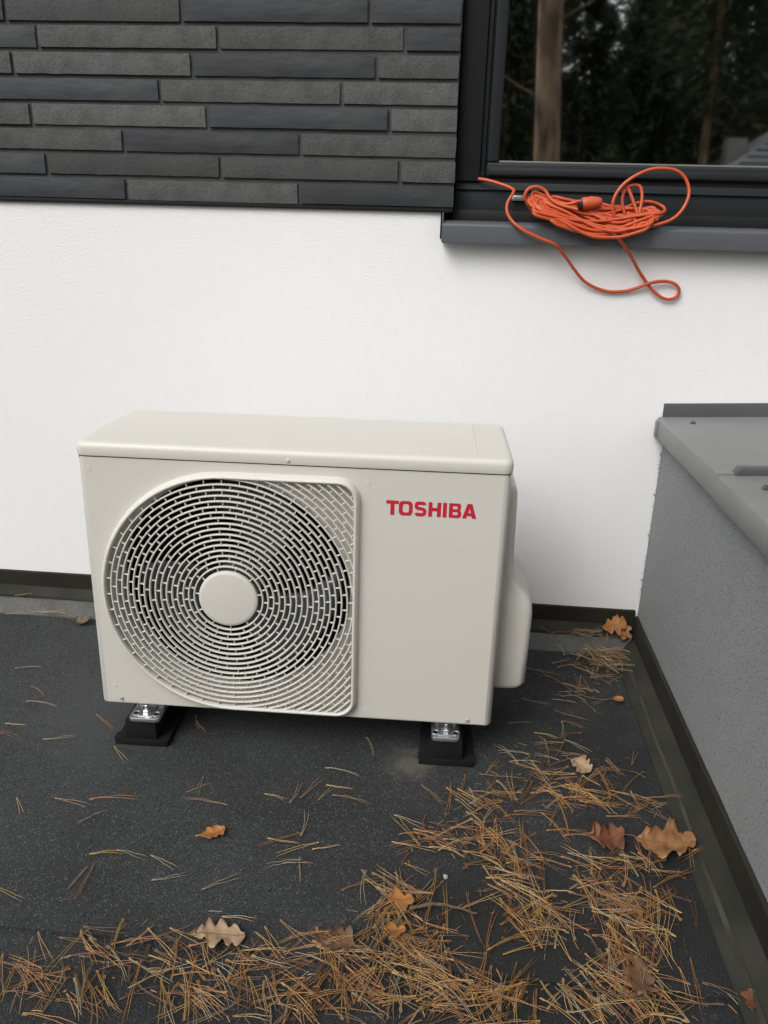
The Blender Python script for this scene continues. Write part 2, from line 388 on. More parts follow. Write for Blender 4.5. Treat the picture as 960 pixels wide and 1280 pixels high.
boxo('sash_cover', (.586, .0235, 1.121), (WX1-.064, .0262, 1.136), M['frame'], WIN, bevel=.0008)
q = MB(); q.box((.606, .031, 1.1466), (WX1-.062, .05, 1.1505)); q.build('glazing_gasket', M['gasket'], WIN, bevel=.001, smooth=30)
boxo('pane', (.604, .046, 1.148), (WX1-.06, .052, WZ1), M['glass'], WIN)
boxo('drip_profile', (XJ, .0245, 1.0895), (WX1, .0305, 1.0935), M['frame'], WIN, bevel=.001)
boxo('frame_clip', (.640, .019, 1.069), (.668, .031, 1.080), M['zinc'], WIN, bevel=.001)
boxo('sill_riser', (XJ-.004, .018, 1.021), (WX1, .030, 1.0475), M['black_metal'], WIN, bevel=.001)
# sheet-metal sill with nosing and folded end cap
q = MB(); prof = [(.030, 1.026), (-.027, 1.0225), (-.033, 1.0212), (-.0375, 1.0185), (-.0402, 1.0155), (-.041, 1.012), (-.041, .979), (-.0385, .9775), (-.036, .979), (-.036, 1.012), (.030, 1.020)]
q.loft([[(x, y, z) for y, z in prof] for x in (.4915, WX1+.02)])
sill = q.build('window_sill', M['sill'], HW, smooth=30)
boxo('end_cap', (.4905, -.0395, .979), (.4935, -.0006, 1.0395), M['sill'], sill, bevel=.0008)
# the room behind the pane
q = MB(); q.box((XJ-.05, .33, .6), (2.45, 3.4, 2.6)); rm = q.build('interior_room', M['dark_room'], HW)
bm = bmesh.new(); bm.from_mesh(rm.data); bm.faces.ensure_lookup_table()
bmesh.ops.delete(bm, geom=[f for f in bm.faces if abs(f.calc_center_median().y-.33) < 1e-4], context='FACES'); bm.to_mesh(rm.data); bm.free()

# ---- parapet to the right
PW = tag(empty('parapet_wall', (XP, 0, 0)), 'low grey granular parapet wall under a sheet metal coping', 'wall')
def pw(o): o.location = (-XP, 0, 0); return o
q = MB(); q.box((XP, YF, -.01), (1.60, -.0005, .571)); pw(q.build('granule_plaster', M['granule'], PW))
prism = prism_y('base_upstand', [(XP-.0005,.0),(XP-.008,.0),(XP-.008,.0875),(XP-.005,.090),(XP-.0005,.090)], YF, -.0075, M['membrane'], PW, n=90, wob=.0008); pw(prism)
XC = 1.0145                                # coping drip edge
def coping(y0, y1, dz):
    q = MB(); slope = .05
    prof = [(XC+.012, .556), (XC+.0015, .556), (XC, .558), (XC, .599), (XC+.002, .6025), (XC+.006, .604), (1.62, .604+slope*.6), (1.62, .594+slope*.6), (XC+.012, .594)]
    n = 14; rings = []
    for i in range(n+1):
        y = y0+(y1-y0)*i/n
        rings.append([(x+.0006*mnoise.noise(Vector((y*5, k*.3, 1))), y, z+dz+.0012*mnoise.noise(Vector((x*4, y*4, 3)))) for k, (x, z) in enumerate(prof)])
    q.loft(rings); return pw(q.build('coping', M['coping'], PW, smooth=40))
c1 = coping(-.470, -.003, .0015); c2 = coping(YF, -.4705, -.001)
# standing fold at the joint of the two sheets (chamfered end)
q = MB(); z0 = .6035
def fold_ring(x, h): 
    zz = z0+.05*(x-XC-.006); return [(x, -.474, zz-.004), (x, -.474, zz+h), (x, -.452, zz+h), (x, -.446, zz-.004)]
q.loft([fold_ring(1.044, .0005), fold_ring(1.053, .0135), fold_ring(1.62, .0135)]); pw(q.build('coping_seam', M['coping_shaded'], PW, bevel=.0012, smooth=30))
# wall flashing on the plaster and the folded lip at the wall
q = MB(); rings = []
for i in range(25):
    x = 1.0255+.6*i/24; zz = .6005+.05*max(0, x-XC-.006); wv = .0012*mnoise.noise(Vector((x*14, 0, 0)))
    rings.append([(x, -.0008, zz), (x, -.006+wv, zz), (x, -.004+wv, zz+.033), (x, -.0025+wv, zz+.0365), (x, -.0008, zz+.0365)])
q.loft(rings); pw(q.build('wall_flashing', M['coping_shaded'], PW, smooth=30))
boxo('folded_lip', (XC-.004, -.020, .561), (XC+.004, -.003, .598), M['coping'], PW, bevel=.002).location = (-XP, 0, 0)
def hexhead(rad, h):
    q = MB(); q.lathe([(rad*1.55, 0), (rad*1.55, h*.25), (rad, h*.3), (rad, h), (rad*.6, h*1.12)], n=12, cap0=True, cap1=True); return q
sc0 = None
for (px, py) in [(866, 530), (930, 586), (957, 611)]:
    p = at_z(px, py, .607); zz = .605+.05*(p.x-XC)
    if sc0 is None: sc0 = hexhead(.0042, .005).build('screw', M['screw_dark'], PW, smooth=30); sc = sc0
    else: sc = share(sc0, 'screw', PW)
    sc.location = (p.x-XP, p.y, zz+.0005)
q = MB(); q.lathe([(.006, 0), (.005, .004), (.002, .006)], n=9, cap0=True, cap1=True); b_ = q.build('sealant_blob', M['membrane'], PW); b_.location = (-.006, -.010, .551)
# crumbs of plaster in the corner joint: one uncountable scatter
random.seed(3); q = MB()
for k in range(46):
    z = random.uniform(.12, .53); s = random.uniform(.0012, .0034)
    c = Vector((XP-random.uniform(.0, .004), -random.uniform(.0, .003), z))
    vs = [c+Vector((random.uniform(-s, s), random.uniform(-s, s), random.uniform(-s, s)*1.3)) for _ in range(5)]
    q.add(vs, [(0,1,2),(0,2,3),(0,3,1),(1,4,2),(2,4,3),(3,4,1)])
o = q.build('plaster_crumbs', M['granule'], PW); o['kind'] = 'stuff'; pw(o)

# ================================================================== OUTDOOR UNIT
UX, UY, UYAW, ZBT = -.133, -.560, R(1.3735), .0892
W_, D_, H_, LID = .78, .275, .5414, .0265
AC = tag(empty('air_conditioner', (UX, UY, 0), UYAW), 'ivory heat pump outdoor unit with round fan grille and red lettering', 'heat pump')
def T(u, v, w_): return (u, v, w_+ZBT)
GU, GW, GR = .2705, .2508, .2455           # grille centre and radius
def outline(d, n=40):
    """left half circle, right half square with rounded corners, inset by d; (u, w)."""
    rr = GR-d; U = GR-.001-d; rc = max(.012, .040-d); P = []
    for k in range(n+1):
        a = math.pi/2+math.pi*k/n; P.append((rr*math.cos(a), rr*math.sin(a)))
    for k in range(1, 6): P.append(((U-rc)*k/6, -rr))
    for k in range(9):
        a = -math.pi/2+math.pi/2*k/8; P.append((U-rc+rc*math.cos(a), -rr+rc+rc*math.sin(a)))
    for k in range(1, 8): P.append((U, -rr+rc+(2*rr-2*rc)*k/8))
    for k in range(9):
        a = math.pi/2*k/8; P.append((U-rc+rc*math.cos(a), rr-rc+rc*math.sin(a)))
    for k in range(5, 0, -1): P.append(((U-rc)*k/6, rr))
    return P
def on(d, v): return [T(GU+a, v, GW+b) for a, b in outline(d)]
def roundrect(u0, u1, v0, v1, rad, n=6):
    P = []
    for cx, cy, a0 in ((u1-rad, v0+rad, -90), (u1-rad, v1-rad, 0), (u0+rad, v1-rad, 90), (u0+rad, v0+rad, 180)):
        for k in range(n+1):
            a = R(a0+90*k/n); P.append((cx+rad*math.cos(a), cy+rad*math.sin(a)))
    return P
def tri_with_hole(outer, inner):
    """outer, inner: lists of 3-D points in one plane -> verts, faces, filled between."""
    bm = bmesh.new()
    o = [bm.verts.new(p) for p in outer]; i = [bm.verts.new(p) for p in inner]
    es = [bm.edges.new((o[k], o[(k+1) % len(o)])) for k in range(len(o))]+[bm.edges.new((i[k], i[(k+1) % len(i)])) for k in range(len(i))]
    bmesh.ops.triangle_fill(bm, edges=es, use_beauty=True)
    bm.verts.index_update()
    vs = [v.co.copy() for v in bm.verts]; fs = [tuple(v.index for v in f.verts) for f in bm.faces]; bm.free()
    return vs, fs
# cabinet: front panel with the grille opening, wrapped sides and back
TOPW = H_-LID-.0015; RC = .013
q = MB()
rr = roundrect(0, W_, 0, D_, RC)
n0 = len(rr)
side = [p for p in rr if True]
rings = []
for ins, w_ in ((.004, -.0005), (.0012, .0012), (0, .004), (0, TOPW)):
    rings.append([T(*p, w_) for p in roundrect(ins, W_-ins, ins, D_-ins, RC-ins*.5)])
# walls, leaving out the flat front (between the last and the first corner)
nn = len(rings[0]); vs = [p for r_ in rings for p in r_]; fs = []
for i in range(len(rings)-1):
    for j in range(nn):
        k = (j+1) % nn
        if i == 2 and j == nn-1: continue
        fs.append((i*nn+j, i*nn+k, (i+1)*nn+k, (i+1)*nn+j))
q.add(vs, fs)
outer = [T(RC, 0, .004), T(W_-RC, 0, .004), T(W_-RC, 0, TOPW), T(RC, 0, TOPW)]
q.add(*tri_with_hole(outer, on(.0107, 0)))
# pocket behind the grille and the ring round the fan opening
HR, PV = .2325, .010
q.loft([on(.0107, 0), on(.0107, PV)], False, False)
circ = [T(GU+HR*math.cos(2*math.pi*k/72), PV, GW+HR*math.sin(2*math.pi*k/72)) for k in range(72)]
q.add(*tri_with_hole(on(.0107, PV), circ))
q.add([T(*p, .0) for p in roundrect(.004, W_-.004, .004, D_-.004, RC)], [tuple(range(nn))])
bm_ = q.build('cabinet', M['ivory'], AC, smooth=32)
# bell mouth
q = MB()
prof = [(HR, PV), (HR-.003, PV+.004), (HR-.006, PV+.012), (HR-.008, PV+.026), (HR-.008, .070)]
q.lathe([(r_, h) for r_, h in prof], c=T(GU, 0, GW), n=72, axis='y'); q.build('bell_mouth', M['ivory_plastic'], AC, smooth=60)
# fan chamber
q = MB(); q.box(T(.016, .0705, .016), T(.53, D_-.016, TOPW-.012)); ch = q.build('fan_chamber', M['inside'], AC)
bm = bmesh.new(); bm.from_mesh(ch.data)
bmesh.ops.delete(bm, geom=[f for f in bm.faces if abs(f.calc_center_median().y-.0705) < 1e-4], context='FACES'); bm.to_mesh(ch.data); bm.free()
q = MB(); q.add(*tri_with_hole([T(.016, .071, .016), T(.53, .071, .016), T(.53, .071, TOPW-.012), T(.016, .071, TOPW-.012)],
                               [T(GU+(HR-.008)*math.cos(2*math.pi*k/72), .071, GW+(HR-.008)*math.sin(2*math.pi*k/72)) for k in range(72)]))
q.build('chamber_front', M['inside'], AC)
# fan: hub and three swept blades
FAN = MB(); FAN.lathe([(.0, .058), (.035, .060), (.045, .066), (.047, .13)], c=T(GU, 0, GW), n=32, axis='y', cap1=True)
FAN = FAN.build('fan', M['fan'], AC, smooth=40)
for b in range(3):
    q = MB(); a0 = R(-62+120*b); nu, nr = 8, 6; vs = []; fs = []
    for i in range(nr+1):
        r_ = .045+(.200-.045)*i/nr; span = R(42+34*i/nr); sw = R(34)*(i/nr)**1.3
        for j in range(nu+1):
            a = a0+sw+span*(j/nu-.5); vs.append(T(GU+r_*math.cos(a), .068+.05*(j/nu)+.006*math.sin(math.pi*j/nu), GW+r_*math.sin(a)))
    for i in range(nr):
        for j in range(nu): k = i*(nu+1)+j; fs.append((k, k+1, k+nu+2, k+nu+1))
    q.add(vs, fs); bl = q.build('blade', M['fan'], FAN, smooth=60)
    md = bl.modifiers.new('thick', 'SOLIDIFY'); md.thickness = .003
# grille: raised rim, rings, ticks, hub disc
rim = MB()
rim.loft([on(d, v) for d, v in ((-.0005, .0005), (.0006, -.004), (.0026, -.0105), (.0052, -.0142), (.0074, -.0150), (.0091, -.0145), (.0104, -.012), (.0108, .002))], False, False)
GRL = rim.build('fan_grille', M['ivory_plastic'], AC, smooth=50)
RIN = GR-.0103; UIN = GR-.001-.0103; HUB = .0545; NG = 17; PIT_ = (RIN-HUB)/NG
def inside(u, w_):
    if u <= 0: return math.hypot(u, w_) < RIN
    rc = .026
    if abs(w_) > RIN or u > UIN: return False
    if u > UIN-rc and abs(w_) > RIN-rc: return math.hypot(u-(UIN-rc), abs(w_)-(RIN-rc)) < rc
    return True
def bar(q, P, wd, v0, v1, closed):
    """ribbon of trapezoid section along the (u, w) polyline P."""
    n = len(P); vs = []; fs = []
    for i in range(n):
        a = P[(i-1) % n] if closed else P[max(i-1, 0)]; b = P[(i+1) % n] if closed else P[min(i+1, n-1)]
        t = Vector((b[0]-a[0], b[1]-a[1])); t.normalize(); nx, ny = -t.y, t.x
        for s, v in ((-.62, v1), (-.5, v0+.0006), (-.25, v0), (.25, v0), (.5, v0+.0006), (.62, v1)):
            vs.append(T(GU+P[i][0]+nx*wd*s, v, GW+P[i][1]+ny*wd*s))
    for i in range(n if closed else n-1):
        k = (i+1) % n
        for j in range(5): fs.append((i*6+j, k*6+j, k*6+j+1, i*6+j+1))
    q.add(vs, fs)
q = MB(); tk = MB()
BV0, BV1 = -.0118, -.0068
rads = []
for k in range(0, 30):
    r_ = HUB+PIT_*k
    if r_ > .335: break
    rads.append(r_)
    if k <= NG-1:
        bar(q, [(r_*math.cos(2*math.pi*i/110), r_*math.sin(2*math.pi*i/110)) for i in range(110)], .0027, BV0, BV1, True)
    else:
        run = []
        for i in range(0, 361):
            a = -math.pi/2+math.pi*i/360; p = (r_*math.cos(a), r_*math.sin(a))
            if inside(*p) and p[0] > 0: run.append(p)
            elif run:
                if len(run) > 2: bar(q, run[::3]+[run[-1]], .0027, BV0, BV1, False)
                run = []
        if len(run) > 2: bar(q, run[::3]+[run[-1]], .0027, BV0, BV1, False)
q.build('ring_bars', M['ivory_plastic'], GRL, smooth=30)['kind'] = 'stuff'
for k in range(len(rads)-1):
    if k == 0: N = 11
    elif k == 1: N = 17
    elif k < 10: N = 22
    elif k < 17: N = 44
    else: N = 60
    off = (.5 if k % 2 else 0)+(.13 if k >= 10 else .3)
    for i in range(N):
        a = 2*math.pi*(i+off)/N
        p0 = (rads[k]*math.cos(a), rads[k]*math.sin(a)); p1 = (rads[k+1]*math.cos(a), rads[k+1]*math.sin(a))
        mid = ((p0[0]+p1[0])/2, (p0[1]+p1[1])/2)
        if not inside(*mid) or (k >= 17 and mid[0] < 0): continue
        bar(tk, [p0, p1], .0017, BV0+.0012, BV1, False)
tk.build('grille_ribs', M['ivory_plastic'], GRL)['kind'] = 'stuff'
q = MB(); q.lathe([(HUB+.001, BV1), (HUB+.0008, BV0-.001), (HUB-.0015, BV0-.0025), (HUB-.006, BV0-.003), (.0, BV0-.0034)], c=T(GU, 0, GW), n=64, axis='y')
q.build('hub_cap', M['ivory_plastic'], GRL, smooth=40)
# lid
q = MB(); rings = []
e = .0028
for ins, w_ in ((.003, H_-LID+.0002), (.0006, H_-LID+.0008), (0, H_-LID+.003), (0, H_-.0105), (.0012, H_-.0062), (.0042, H_-.0022), (.009, H_-.0004), (.015, H_), (.05, H_+.0008)):
    rings.append([T(*p, w_) for p in roundrect(-e+ins, W_+e-ins, -e+ins, D_+e-ins, .018-min(ins, .008)*.6, 7)])
q.loft(rings, True, True); lid = q.build('lid', M['ivory'], AC, smooth=35)
boxo('top_crease', T(.716, .02, H_-.0005), T(.7185, D_-.02, H_+.0016), M['ivory'], lid, bevel=.0006)
boxo('lid_gap', T(.004, .0025, H_-LID-.004), T(W_-.004, D_-.004, H_-LID+.001), M['gap'], AC)
def screw_front(u, w_, v, parent, mm, rad=.0042):
    q = MB(); q.lathe([(rad, 0), (rad, -.0012), (rad*.8, -.0024), (rad*.35, -.0029), (rad*.2, -.0016), (.0001, -.0016)], c=T(u, v, w_), n=14, axis='y'); return q.build('screw', mm, parent, smooth=40)
screw_front(.0413, .0122, 0, AC, M['screw_bright']); screw_front(.7327, .0112, 0, AC, M['screw_bright']); screw_front(.3855, .5235, -e, lid, M['ivory_plastic'], .0036)
for u, w_ in ((.022, .490), (.5285, .487), (.5300, .0205), (.030, .040)):
    q = MB(); q.lathe([(.0042, .0002), (.0036, -.0008), (.0022, -.0006), (.0001, -.0003)], c=T(u, 0, w_), n=12, axis='y'); q.build('press_dimple', M['ivory'], AC, smooth=50)
# valve cover on the side: narrow above, bulging below
q = MB(); rings = []
for w_, p, vi in ((.046, .004, .012), (.0475, .040, .006), (.052, .058, .002), (.062, .0672, 0), (.15, .0685, 0), (.215, .0690, 0), (.238, .0660, .001), (.252, .058, .003), (.266, .046, .004), (.282, .034, .004),
                  (.300, .0265, .004), (.33, .0235, .004), (.44, .0215, .004), (.462, .0205, .005), (.470, .0165, .007), (.474, .006, .012)):
    v0, v1 = .060+vi, .248-vi; rd = max(.0015, min(.016, p*.55)); P = [(W_-.004, v0)]
    for k in range(7): a = R(-90+90*k/6); P.append((W_+p-rd+rd*math.cos(a), v0+rd+rd*math.sin(a)))
    for k in range(7): a = R(90*k/6); P.append((W_+p-rd+rd*math.cos(a), v1-rd+rd*math.sin(a)))
    P.append((W_-.004, v1)); rings.append([T(*x, w_) for x in P])
q.loft(rings); q.build('valve_cover', M['ivory_plastic'], AC, smooth=50)
# red lettering
def letters():
    """wide bold capitals as filled outlines; each: list of closed loops, advance width (cap height 1)."""
    def rrect(x0, y0, x1, y1, rad, n=6, corners=(1, 1, 1, 1), rev=False):
        P = []
        for (cx, cy, a0), c in zip(((x1-rad, y0+rad, -90), (x1-rad, y1-rad, 0), (x0+rad, y1-rad, 90), (x0+rad, y0+rad, 180)), corners):
            if c: P += [(cx+rad*math.cos(R(a0+90*k/n)), cy+rad*math.sin(R(a0+90*k/n))) for k in range(n+1)]
            else: P.append((cx+rad*math.copysign(1, math.cos(R(a0+45))), cy+rad*math.copysign(1, math.sin(R(a0+45)))))
        return P[::-1] if rev else P
    t = .235
    Tt = ([[(.0,1),(.0,1-t),(.335,1-t),(.335,0),(.645,0),(.645,1-t),(.98,1-t),(.98,1)]], .98)
    O = ([rrect(0, 0, 1.08, 1, .30, 8), rrect(.295, t*.92, .785, 1-t*.92, .15, 6, rev=True)], 1.08)
    # S drawn as a thick stroke along a centre line
    cl = []
    def arc(cx, cy, rx, ry, a0, a1, n=9): return [(cx+rx*math.cos(R(a0+(a1-a0)*k/n)), cy+ry*math.sin(R(a0+(a1-a0)*k/n))) for k in range(n+1)]
    cl = arc(.66, .725, .165, .165, 18, 90)+arc(.30, .715, .155, .175, 90, 270)[0:]+arc(.66, .30, .155, .19, 90, -90)+arc(.30, .275, .17, .165, -90, -162)
    return Tt, O, cl
def add_poly(name, loops):
    cu = bpy.data.curves.new(name, 'CURVE'); cu.dimensions = '2D'; cu.fill_mode = 'BOTH'; cu.extrude = .0
    for lp in loops:
        sp = cu.splines.new('POLY'); sp.points.add(len(lp)-1); sp.use_cyclic_u = True
        for k, (x, y) in enumerate(lp): sp.points[k].co = (x, y, 0, 1)
    ob = bpy.data.objects.new(name, cu); COL.objects.link(ob)
    dg = bpy.context.evaluated_depsgraph_get(); me = bpy.data.meshes.new_from_object(ob.evaluated_get(dg))
    vs = [tuple(v.co) for v in me.vertices]; fs = [tuple(p.vertices) for p in me.polygons]
    bpy.data.objects.remove(ob); bpy.data.curves.remove(cu); bpy.data.meshes.remove(me)
    return vs, fs
def stroke(P, wd):
    L_, R__ = [], []
    Q = [P[0]]
    for p in P[1:]:
        if math.hypot(p[0]-Q[-1][0], p[1]-Q[-1][1]) > .012: Q.append(p)
    for i, p in enumerate(Q):
        a, b = Q[max(i-1, 0)], Q[min(i+1, len(Q)-1)]; t = Vector((b[0]-a[0], b[1]-a[1])).normalized()
        hx = wd/2*(1.18 if abs(t.y) > .6 else 1.0)
        L_.append((p[0]-t.y*hx, p[1]+t.x*wd/2)); R__.append((p[0]+t.y*hx, p[1]-t.x*wd/2))
    vs = [(*p, 0) for p in L_]+[(*p, 0) for p in R__]; n = len(Q)
    return vs, [(i, i+1, n+i+1, n+i) for i in range(n-1)]
Tt, Oo, Scl = letters()
def stem_letters():
    Hh = [[(0,0),(0,1),(.30,1),(.30,.62),(.68,.62),(.68,1),(.98,1),(.98,0),(.68,0),(.68,.385),(.30,.385),(.30,0)]]
    I = [[(0,0),(0,1),(.30,1),(.30,0)]]
    def rr(x0, y0, x1, y1, rad, n=6):
        P = [(x0, y0)]
        P += [(x1-rad+rad*math.cos(R(-90+90*k/n)), y0+rad+rad*math.sin(R(-90+90*k/n))) for k in range(n+1)]
        P += [(x1-rad+rad*math.cos(R(90*k/n)), y1-rad+rad*math.sin(R(90*k/n))) for k in range(n+1)]
        P.append((x0, y1)); return P
    Bo = [(0,0)]+[(.98-.25+.25*math.cos(R(a)), .27+.27*math.sin(R(a))) for a in range(-90, 61, 12)]+[(.955-.22+.20*math.cos(R(a)), .755+.245*math.sin(R(a))) for a in range(-45, 91, 12)]+[(0,1)]
    B = [Bo, rr(.30, .205, .70, .405, .095)[::-1], rr(.30, .60, .67, .795, .09)[::-1]]
    A = [[(0,0),(.375,1),(.745,1),(1.12,0),(.79,0),(.73,.17),(.385,.17),(.325,0)], [(.462,.385),(.655,.385),(.56,.68)]]
    return Hh, I, B, A
Hh, Ii, Bb, Aa = stem_letters()
seq = [('p', Tt[0], .98, .02), ('p', Oo[0], 1.08, .13), ('s', Scl, .96, .14), ('p', Hh, .98, .15), ('p', Ii, .30, .17), ('p', Bb, .98, .06), ('p', Aa, 1.12, .06)]
# word box measured on the front panel: u .562-.723, cap height .0285
tot = sum(s_[2] for s_ in seq)+sum(s_[3] for s_ in seq[:-1]); capw = .1615/tot; caph = .0276; u = .5615
q = MB()
for kind, data, adv, gap in seq:
    vs, fs = add_poly('glyph', data) if kind == 'p' else stroke(data, .235)
    q.add([T(u+x*capw, -.0004, .4302+y*caph) for x, y, _ in vs], fs); u += (adv+gap)*capw
let = q.build('lettering', M['red'], AC); let['label'] = 'red brand lettering on the plain right panel'
# mounting brackets (galvanised feet of the unit) with a bolt each
def bracket(u0, u1):
    q = MB(); rc = .010; top, bot = -.0222, -.0305; vf, vb = -.0165, .055; P = []
    P += [(u0, vb)]
    for k in range(6): a = R(180+90*k/5); P.append((u0+rc+rc*math.cos(a), vf+rc+rc*math.sin(a)))
    for k in range(6): a = R(270+90*k/5); P.append((u1-rc+rc*math.cos(a), vf+rc+rc*math.sin(a)))
    P += [(u1, vb)]
    q.loft([[T(a, b, bot) for a, b in P], [T(a, b, top) for a, b in P]])
    b_ = q.build('mounting_bracket', M['zinc'], AC, bevel=.0014, smooth=35)
    um = (u0+u1)/2
    q = MB(); q.box(T(u0+.006, .034, top+.0005), T(u1-.006, .050, .002)); q.build('web', M['zinc'], b_)
    for du in (-.020, .020):
        q = MB(); q.lathe([(.0052, top+.0006+ZBT), (.0001, top+.0006+ZBT)], c=(um+du, .0015, 0), n=14); q.build('bolt_hole', M['gap'], b_)
        q = MB(); q.lathe([(.0085, 0), (.0078, .0018), (.0066, .0018), (.0060, .0006)], c=T(um+du, .0015, top), n=16); q.build('washer', M['zinc'], b_, smooth=30)
    q = MB(); q.box(T(um-.015, -.009, top), T(um+.015, .032, top+.0022)); q.build('slot_plate', M['zinc'], b_, bevel=.0008)
    q = MB(); q.lathe([(.0088, top+.002), (.0088, top+.0085), (.0075, top+.0095), (.0042, top+.0095), (.0042, top+.019), (.003, top+.020)], c=(um, .004, ZBT), n=6, cap1=True); q.build('bolt', M['zinc'], b_)
bracket(.0575, .1205); bracket(.6645, .7200)

# rubber feet the unit stands on
def rubber_foot(u0, label):
    c, s = math.cos(UYAW), math.sin(UYAW); uc, vc = u0, .150
    rt = tag(empty('rubber_foot', (UX+uc*c-vc*s, UY+uc*s+vc*c, 0), UYAW), label, 'foot', 'rubber feet under the outdoor unit')
    hw, d0, d1 = .054, -.163, .163
    q = MB(); P = [(-hw, .0005), (hw, .0005), (hw, .0115), (hw-.003, .0145), (-hw+.003, .0145), (-hw, .0115)]
    q.loft([[(x, y, z) for x, z in P] for y in (d0, d1)]); q.build('base_flange', M['rubber'], rt, bevel=.001, smooth=30)
    q = MB(); P = [(-.033, .0142), (.033, .0142), (.0305, .0583), (-.0305, .0583)]
    q.loft([[(x, y, z) for x, z in P] for y in (d0+.002, d1-.002)]); q.build('body', M['rubber'], rt, bevel=.002, smooth=30)
    for sgn in (-1, 1):
        q = MB(); q.box((sgn*.046-.010, d0-.0008, .0135), (sgn*.046+.010, d0+.02, .0158)); q.build('moulded_lip', M['rubber'], rt, bevel=.0006)
rubber_foot(.079, 'black rubber foot under the fan end of the ivory unit')
rubber_foot(.6955, 'black rubber foot beside the pale worn patch, under the lettered end of the unit')

# ================================================================== EXTENSION CORD on the sill
CORD = tag(empty('extension_cord', (.78, -.035, 1.027)), 'coiled orange extension cord lying on the window sill with one loop hanging down', 'extension cord')
CB = Vector((.78, -.035, 1.027))
random.seed(23)
TT = [(655,249),(664,240),(676,241),(690,247),(735,256),(770,257),(800,252),(820,252),(834,262)]
BB = [(655,254),(664,266),(700,281),(722,290),(745,296),(775,296),(805,287),(822,279),(834,268)]
pts = []
NL = 19
for k in range(NL):
    a0 = random.uniform(.0, .55); b0 = random.uniform(.5, 1.0); a1 = random.uniform(.0, .6); b1 = random.uniform(.45, 1.0)
    xl = random.uniform(656, 694) if k else 660; xr = random.uniform(784, 833)
    ph = random.uniform(0, 6); dep = random.uniform(-.012, .012)
    for i in range(9):                      # upper strand, left to right
        f = i/8; x = xl+(xr-xl)*f
        a = a0+(a1-a0)*f+.20*math.sin(ph+f*5); a = min(max(a, -.03), .85)
        y = lerp_tab(TT, x)*(1-a)+lerp_tab(BB, x)*a
        pts.append(at_y(x, y, -.012-.050*a+dep*(1 if 0 < i < 8 else .5)))
    for i in range(9):                      # lower strand, right to left
        f = i/8; x = xr-(xr-xl)*f
        a = b0+(b1-b0)*f+.18*math.sin(ph*1.7+f*4); a = min(max(a, .15), 1.02)
        y = lerp_tab(TT, x)*(1-a)+lerp_tab(BB, x)*a
        pts.append(at_y(x, y, -.018-.048*a+dep*(1 if 0 < i < 8 else .5)))
def soft(P, it=2):
    for _ in range(it): P = [P[0]]+[(P[i-1]+P[i]*2+P[i+1])/4 for i in range(1, len(P)-1)]+[P[-1]]
    return P
coil = soft(catmull(pts, 4), 3)
def path(L): return catmull([at_y(x, y, Y) for x, y, Y in L], 7)
RC_ = .0036
def cable(P, rad=RC_):
    q = MB(); q.tube([p-CB for p in P], rad, 8); return q.build('cable', M['orange'], CORD, smooth=60)
cable(coil)
cable(path([(598,223.5,.018),(612,226,.012),(630,231.5,.002),(641,236.5,-.010),(642,240,-.016),(638,247,-.026),(634,255,-.032),(634,265,-.038),(639,275,-.044),(650,285,-.052),(664,293,-.055),(680,300,-.054),(694,306,-.050),
            (706,320,-.034),(718,337,-.022),(730,351,-.014),(745,360,-.009),(762,364.5,-.0075),(780,364,-.0075),(796,360,-.010),(812,354,-.014),(828,351.5,-.012),(842,354,-.010),(848.5,361,-.009),(847,369,-.008),(840,373.5,-.008),(830,373,-.009),(818,365,-.010),
            (806,350,-.012),(796,334,-.020),(788,319,-.034),(780,307,-.050),(772,297,-.060),(764,289,-.062),(756,284,-.058)]))
cable(path([(770,276,-.04),(766,262,-.040),(767,250,-.040),(773,238,-.038),(783,227.5,-.034),(797,218.5,-.030),(813,212,-.026),(830,210.5,-.024),(846,213.5,-.024),(856,222,-.026),(861,235,-.030),(860,248,-.036),(853,262,-.042),(842,273,-.048),(828,279,-.052),(808,284,-.055),(786,288,-.056)]))
cable(path([(781,268,-.03),(778,255,-.028),(779,243,-.025),(786,234,-.022),(795,231.5,-.020),(801,235,-.022),(802.5,248,-.028),(800,262,-.034),(798,272,-.04)]))
cable(path([(783,232,-.026),(788,242,-.030),(793,256,-.036),(797,268,-.042)]))
cable(path([(664,262,-.02),(658,252,-.026),(656,244,-.030),(661,236,-.030),(671,233.5,-.028),(681,238,-.028),(688,248,-.034),(700,256,-.042),(722,262,-.05)]))
cable(path([(686,250,-.03),(705,255,-.040),(716,254,-.045),(722,252,-.045),(727,251.5,-.045)]))
# connector
pa, pb = at_y(727, 255, -.038), at_y(752, 252, -.032); ax = (pb-pa).normalized()
q = MB(); Lp = (pb-pa).length
ringr = [(0, .0125), (.004, .0138), (.010, .0142), (.016, .0136), (.0165, .0145), (.024, .0140), (.0245, .0130), (.032, .0122), (.040, .0095), (Lp, .006)]
e1 = ax.cross(Vector((0, 0, 1))).normalized(); e2 = ax.cross(e1)
q.loft([[pa+ax*h+(e1*math.cos(2*math.pi*k/20)+e2*math.sin(2*math.pi*k/20)*.92)*r_-CB for k in range(20)] for h, r_ in ringr]); q.build('connector', M['orange_plug'], CORD, smooth=40)
q = MB(); q.loft([[pa+ax*h+(e1*math.cos(2*math.pi*k/20)+e2*math.sin(2*math.pi*k/20)*.92)*r_-CB for k in range(20)] for h, r_ in ((-.008, .008), (-.006, .0120), (.001, .0124))]); q.build('connector_cap', M['black_plug'], CORD, smooth=40)

